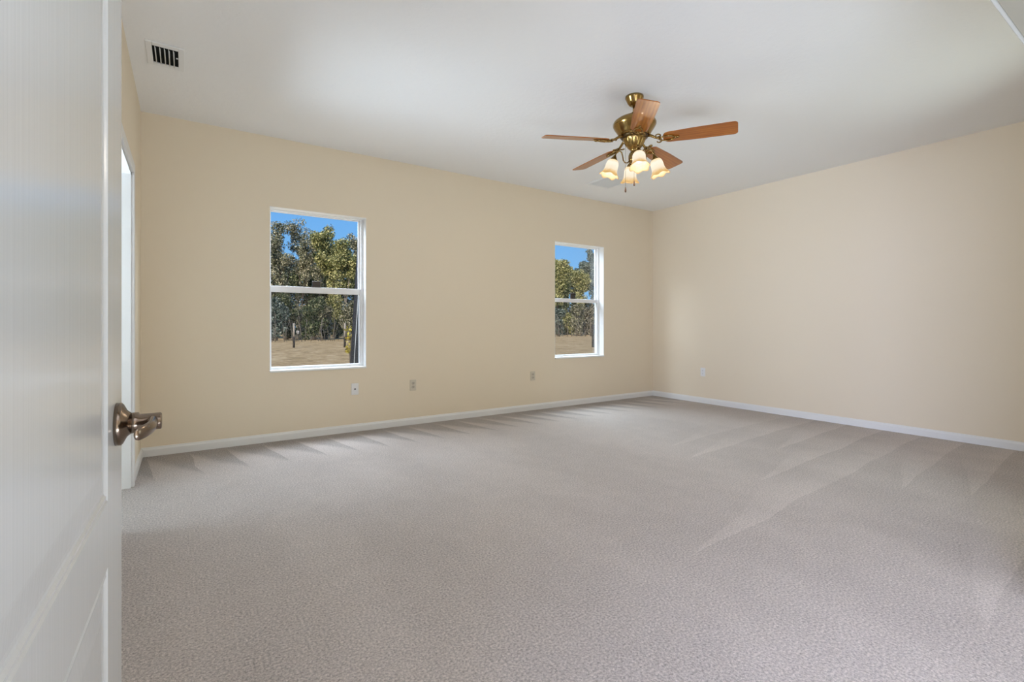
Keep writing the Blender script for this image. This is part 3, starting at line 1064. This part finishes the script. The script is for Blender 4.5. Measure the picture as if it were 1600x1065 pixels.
# (pixel column, depth, pixel row of the top, spread, leaves, bark, seed, count, leaf size, options, label)
TR = [
    (450, 50, 338, 2.9, 'oak', 'bark', 3, 8500, 0.085, dict(trunk_r=0.27, fork=0.30, crown_low=0.28, blob=0.75, fill=0.62), 'broad sparse oak with dark crooked limbs, at left in the nearer window'),
    (523, 53, 350, 2.3, 'olive', 'bark', 8, 22000, 0.10, dict(trunk_r=0.24, fork=0.20, crown_low=0.06, blob=0.9, fill=0.8), 'full olive green oak, right half of the nearer window'),
    (560, 66, 362, 2.6, 'oak', 'barkg', 15, 12000, 0.10, dict(trunk_r=0.20, fork=0.22, crown_low=0.08, blob=0.9, fill=0.7), 'thin grey oak behind the olive oak, partly cut by the nearer window frame'),
    (486, 67, 405, 3.0, 'dark', 'barkg', 21, 16000, 0.12, dict(trunk_r=0.2, fork=0.18, crown_low=0.03, blob=1.3), 'low dark tree seen between the two oaks of the nearer window'),
    (425, 59.5, 362, 2.6, 'oak', 'bark', 27, 13000, 0.09, dict(trunk_r=0.2, fork=0.24, crown_low=0.1, blob=0.8, fill=0.7), 'grey bushy oak cut by the left frame of the nearer window'),
    (871, 50, 402, 1.9, 'olive', 'bark', 33, 24000, 0.105, dict(trunk_r=0.2, fork=0.18, crown_low=0.02, blob=0.85), 'yellowish green round tree at left in the far window'),
    (897, 66, 416, 2.0, 'dark', 'bark', 41, 17000, 0.115, dict(trunk_r=0.2, fork=0.20, crown_low=0.03, blob=0.85), 'dark green tree in the middle of the far window'),
    (923, 57, 388, 2.3, 'blue', 'barkg', 52, 20000, 0.11, dict(trunk_r=0.22, fork=0.20, crown_low=0.03, blob=0.85), 'tall bluish green tree at right in the far window'),
    (474, 57.5, 362, 1.8, 'oak', 'bark', 72, 9000, 0.085, dict(trunk_r=0.16, fork=0.24, crown_low=0.1, blob=0.7, fill=0.65), 'slim grey oak filling the gap between the two big oaks'),
    (501, 63, 349, 2.0, 'oak', 'barkg', 79, 11000, 0.085, dict(trunk_r=0.16, fork=0.24, crown_low=0.1, blob=0.75, fill=0.7), 'grey green oak rising just left of the olive green oak'),
    (541, 47.6, 372, 1.4, 'olive', 'barkg', 83, 11000, 0.085, dict(trunk_r=0.15, fork=0.22, crown_low=0.06, blob=0.7, fill=0.75), 'young olive oak beside the leaning pole'),
    (441, 71.5, 418, 2.6, 'dark', 'barkg', 84, 12000, 0.11, dict(trunk_r=0.16, fork=0.18, crown_low=0.02, blob=0.95), 'dark low tree behind the trunk of the sparse oak'),
    (512, 70, 425, 1.8, 'dark', 'barkg', 85, 12000, 0.11, dict(trunk_r=0.16, fork=0.18, crown_low=0.02, blob=0.95), 'dark low tree behind the olive green oak'),
    (547, 74, 428, 2.0, 'dark', 'barkg', 86, 12000, 0.11, dict(trunk_r=0.16, fork=0.18, crown_low=0.02, blob=0.95), 'dark low tree behind the young olive oak'),
    (884, 62.5, 428, 2.2, 'dark', 'barkg', 91, 12000, 0.11, dict(trunk_r=0.16, fork=0.18, crown_low=0.02, blob=0.95), 'dark low tree behind the yellowish round tree'),
    (909, 51.5, 420, 1.7, 'olive', 'barkg', 92, 11000, 0.09, dict(trunk_r=0.16, fork=0.18, crown_low=0.02, blob=0.75), 'yellow green young tree in front of the bluish one in the far window'),
    (931, 69, 412, 2.4, 'dark', 'barkg', 93, 12000, 0.11, dict(trunk_r=0.16, fork=0.18, crown_low=0.02, blob=0.95), 'dark low tree at the right edge of the far window'),
    (870, 72, 430, 2.2, 'dark', 'barkg', 94, 10000, 0.11, dict(trunk_r=0.16, fork=0.18, crown_low=0.02, blob=0.95), 'dark low tree at the left edge of the far window'),
    (300, 50, 380, 5.0, 'oak', 'bark', 61, 7000, 0.16, dict(), 'grey oak standing left of the view from the nearer window'),
    (640, 54, 390, 5.0, 'olive', 'bark', 62, 7000, 0.16, dict(), 'olive oak standing between the two window views, behind the wall'),
    (740, 56, 380, 5.0, 'dark', 'bark', 63, 7000, 0.16, dict(), 'dark tree standing behind the wall between the windows'),
    (1010, 58, 400, 5.0, 'olive', 'bark', 64, 7000, 0.16, dict(), 'olive tree standing beyond the right end of the far window'),
]
for px, Y, top, sp, lf, bk, sd, cnt, sz, kw, lab in TR:
    tree('oak_tree' if lf in ('oak', 'olive') else 'bushy_tree', lab, ground_at(px, Y), htop(px, top, Y), sp, LEAF[lf], M[bk], sd, cnt, sz, **kw)


# shrubs of the wood edge that stand out one by one
def shrub(label, px, Y, top, wid, leafmat, seed, count, size):
    rng = np.random.default_rng(seed)
    b = ground_at(px, Y)
    hh = htop(px, top, Y)
    r = empty('wild_shrub', b)
    tag(r, label, 'shrub', 'shrubs along the wood edge')
    mb = MB()
    cen, rad = [], []
    for i in range(26):
        a = rng.uniform(0, 2 * PI)
        k = rng.random() ** 0.6
        z = hh * (0.12 + 0.80 * rng.random())
        w_ = wid * (0.55 + 0.45 * math.sin(PI * min(1, z / hh)))
        c = (w_ * k * math.cos(a), w_ * k * math.sin(a) * 0.7, z)
        cen.append(c)
        rad.append(rng.uniform(0.35, 0.62))
        if i % 2 == 0:
            mb.tube([(0.15 * math.cos(a), 0.15 * math.sin(a), -0.02), (c[0] * 0.55, c[1] * 0.55, z * 0.55), c], [0.045, 0.03, 0.012], 5)
    mb.build('stems', M['barkg'], r)
    v, f = leaves_mesh(cen, rad, count, size, rng)
    v[:, 2] = np.maximum(v[:, 2], 0.01)
    leaf_object('foliage', v, f, leafmat, r)


SH = [
    (430, 44.3, 468, 0.85, 'blue', 'dark bluish shrub at the left edge of the nearer window'),
    (447, 46.7, 455, 0.85, 'dark', 'tall dark shrub behind the grey topped fence post'),
    (470, 49.1, 480, 0.85, 'oak', 'grey green shrub just right of the grey topped fence post'),
    (490, 44.3, 462, 0.85, 'dark', 'dark green shrub in the middle of the nearer window'),
    (508, 46.7, 478, 0.85, 'oak', 'pale grey shrub right of the middle of the nearer window'),
    (526, 49.1, 462, 0.85, 'olive', 'yellow tinged shrub left of the yellow sapling'),
    (549, 44.3, 470, 0.85, 'oak', 'grey shrub behind the leaning pole'),
    (872, 46.7, 482, 0.85, 'blue', 'bluish shrub at the left edge of the far window'),
    (886, 49.1, 490, 0.85, 'olive', 'bright green shrub left of the middle of the far window'),
    (903, 44.3, 474, 0.85, 'oak', 'grey green shrub in the middle of the far window'),
    (917, 46.7, 482, 0.85, 'brush', 'brownish bare looking shrub right of the middle of the far window'),
    (931, 49.1, 476, 0.85, 'brush', 'brownish shrub behind the dark fence post of the far window'),
]
for i, (px, Y, top, wd, lf, lab) in enumerate(SH):
    shrub(lab, px, Y, top, wd, LEAF[lf], 200 + i, 4200, 0.085)

# undergrowth along the edge of the wood: nobody could count it
rng = np.random.default_rng(5)


def brush(name, label, x0, x1, mat, count, hmax, yb0, seed, size):
    r2 = np.random.default_rng(seed)
    cen, rad = [], []
    n = int((x1 - x0) * 1.9)
    for i in range(n):
        x = r2.uniform(x0, x1)
        y = yb0 + r2.uniform(0, 6)
        hh = hmax * (0.35 + 0.65 * r2.random())
        for z in np.arange(0.3, hh, 0.8):
            cen.append((x + r2.normal() * 0.4, y + r2.normal() * 0.4, GZ + z))
            rad.append(r2.uniform(0.5, 0.95))
    v, f = leaves_mesh(cen, rad, count, size, r2)
    v[:, 2] = np.maximum(v[:, 2], GZ + 0.01)
    o = leaf_object(name, v, f, mat)
    tag(o, label, 'undergrowth', kind='stuff')
    return o


brush('undergrowth', 'tangled brush and saplings along the wood edge, nearer window', 0, 30, LEAF['brush'], 60000, 7.6, 74.5, 71, 0.17)
brush('undergrowth', 'tangled brush along the wood edge, far window', 48, 88, LEAF['brush2'], 60000, 7.6, 74.5, 72, 0.17)


def reeds(name, label, x0, x1, y0, y1, count, seed, mat, hmin, hmax):
    """bare upright stems at the wood edge"""
    r2 = random.Random(seed)
    mb = MB()
    for i in range(count):
        x, y = r2.uniform(x0, x1), r2.uniform(y0, y1)
        hh = r2.uniform(hmin, hmax)
        dx, dy = r2.uniform(-.25, .25) * hh, r2.uniform(-.2, .2) * hh
        r = r2.uniform(0.012, 0.035)
        mb.tube([(x, y, GZ), (x + dx * .4, y + dy * .4, GZ + hh * .5), (x + dx, y + dy, GZ + hh)], [r, r * .8, r * .4], 4)
    o = mb.build(name, mat)
    return tag(o, label, 'undergrowth', kind='stuff')


reeds('bare_saplings', 'thin pale bare stems in front of the brush, nearer window', 3, 20, 40.4, 41.6, 90, 5, M['barkg'], 0.5, 2.4)
reeds('bare_saplings', 'thin pale bare stems in front of the brush, far window', 32, 54, 41.2, 42.6, 130, 6, M['barkg'], 0.5, 2.6)


# fence posts in the field
def fence_post(label, px, ybase, ytop, two):
    b = at(px, ybase, 30)
    s = (CAMZ - GZ) / (CAMZ - b.z)
    p = CAMP + (b - CAMP) * s
    p.z = GZ
    hgt = at(px, ytop, p.y).z - GZ
    r = empty('fence_post', p)
    tag(r, label, 'fence post', 'fence posts in the field')
    hs = hgt * 0.45 if two else hgt
    MB().tube([(0, 0, -0.05), (0.01, 0, hs * 0.5), (0.012, 0, hs)], 0.062 if two else 0.075, 10).build('post_base', M['postdk'], r)
    if two:
        MB().tube([(0.012, 0, hs), (0.012, 0, hs + (hgt - hs) * 0.5), (0.015, 0, hgt)], [0.055, 0.05, 0.045], 10).build('post_shaft', M['post'], r)
    return r


fence_post('grey topped fence post in the field, left in the nearer window', 459, 543, 504.5, True)
fence_post('fence post in the field beside yellow leaves, right in nearer window', 538.6, 542.5, 504.5, True)
fence_post('dark fence post in the field, right edge of the far window', 926.5, 542, 507, False)

# leaning dark pole close outside the nearer window, with a pale cable on it
PY = 8.2
pb0, pb1 = at(556.5, 575, PY), at(570.5, 345, PY)
dv = (pb1 - pb0).normalized()
p0 = pb0 + dv * ((GZ - 0.1 - pb0.z) / dv.z)
p1 = pb0 + dv * 4.6
pr = 0.105
pole = empty('leaning_pole', (p0.x, p0.y, GZ))
tag(pole, 'dark leaning pole close outside the nearer window, pale cable up its side', 'pole')
MB().tube([p0, (p0 + p1) / 2, p1], [pr, pr * 0.98, pr * 0.95], 20).build('pole_shaft', M['pole'], pole, pole.location)
tw = Vector((-RAY.x, -RAY.y, 0)).normalized()
sd = Vector((-0.9, 0.25, 0))
e0 = p0 + Vector((-pr * 0.62, -pr * 0.85, 0))
e1 = e0 + dv * 2.45 
MB().tube([e0, (e0 + e1) / 2, e1], 0.005, 8).build('cable', M['wire'], pole, pole.location)

# sapling with yellow leaves
sp0 = ground_at(546.5, 17)
sap = empty('yellow_sapling', sp0)
tag(sap, 'small sapling with yellow leaves beside the leaning pole', 'sapling')
mb = MB()
cen = []
rd = random.Random(3)
for i in range(11):
    a = rd.uniform(0, 2 * PI)
    hh = rd.uniform(0.5, 1.35)
    q = Vector((0.20 * math.cos(a) * rd.random(), 0.2 * math.sin(a) * rd.random(), hh))
    mb.tube([(0, 0, -0.02), tuple(q * 0.5 + Vector((0.03, 0, 0.05))), tuple(q)], [0.012, 0.008, 0.004], 5)
    cen.append(tuple(q + Vector((0, 0, -0.08))))
    cen.append(tuple(q * 0.75))
mb.build('stem', M['barkg'], sap)
v, f = leaves_mesh(cen, [0.12] * len(cen), 260, 0.04, np.random.default_rng(9))
leaf_object('foliage', v, f, LEAF['yellow'], sap)

# small white pail by the wood edge
pp = ground_at(465.5, 42)
pl = empty('white_pail', (pp.x, pp.y, GZ))
tag(pl, 'small white round thing low in the brush right of the grey topped post', 'pail')
pz = at(465.5, 521.5, 42).z - GZ
MB().lathe([(0.0, 0.0), (0.025, 0.0), (0.025, pz), (0.0, pz)], n=12).build('pail_stand', M['postdk'], pl)
MB().lathe([(0.0, pz), (0.08, pz), (0.11, pz + 0.24), (0.115, pz + 0.25), (0.10, pz + 0.25), (0.0, pz + 0.05)], n=16).build('pail_body', M['pail'], pl)
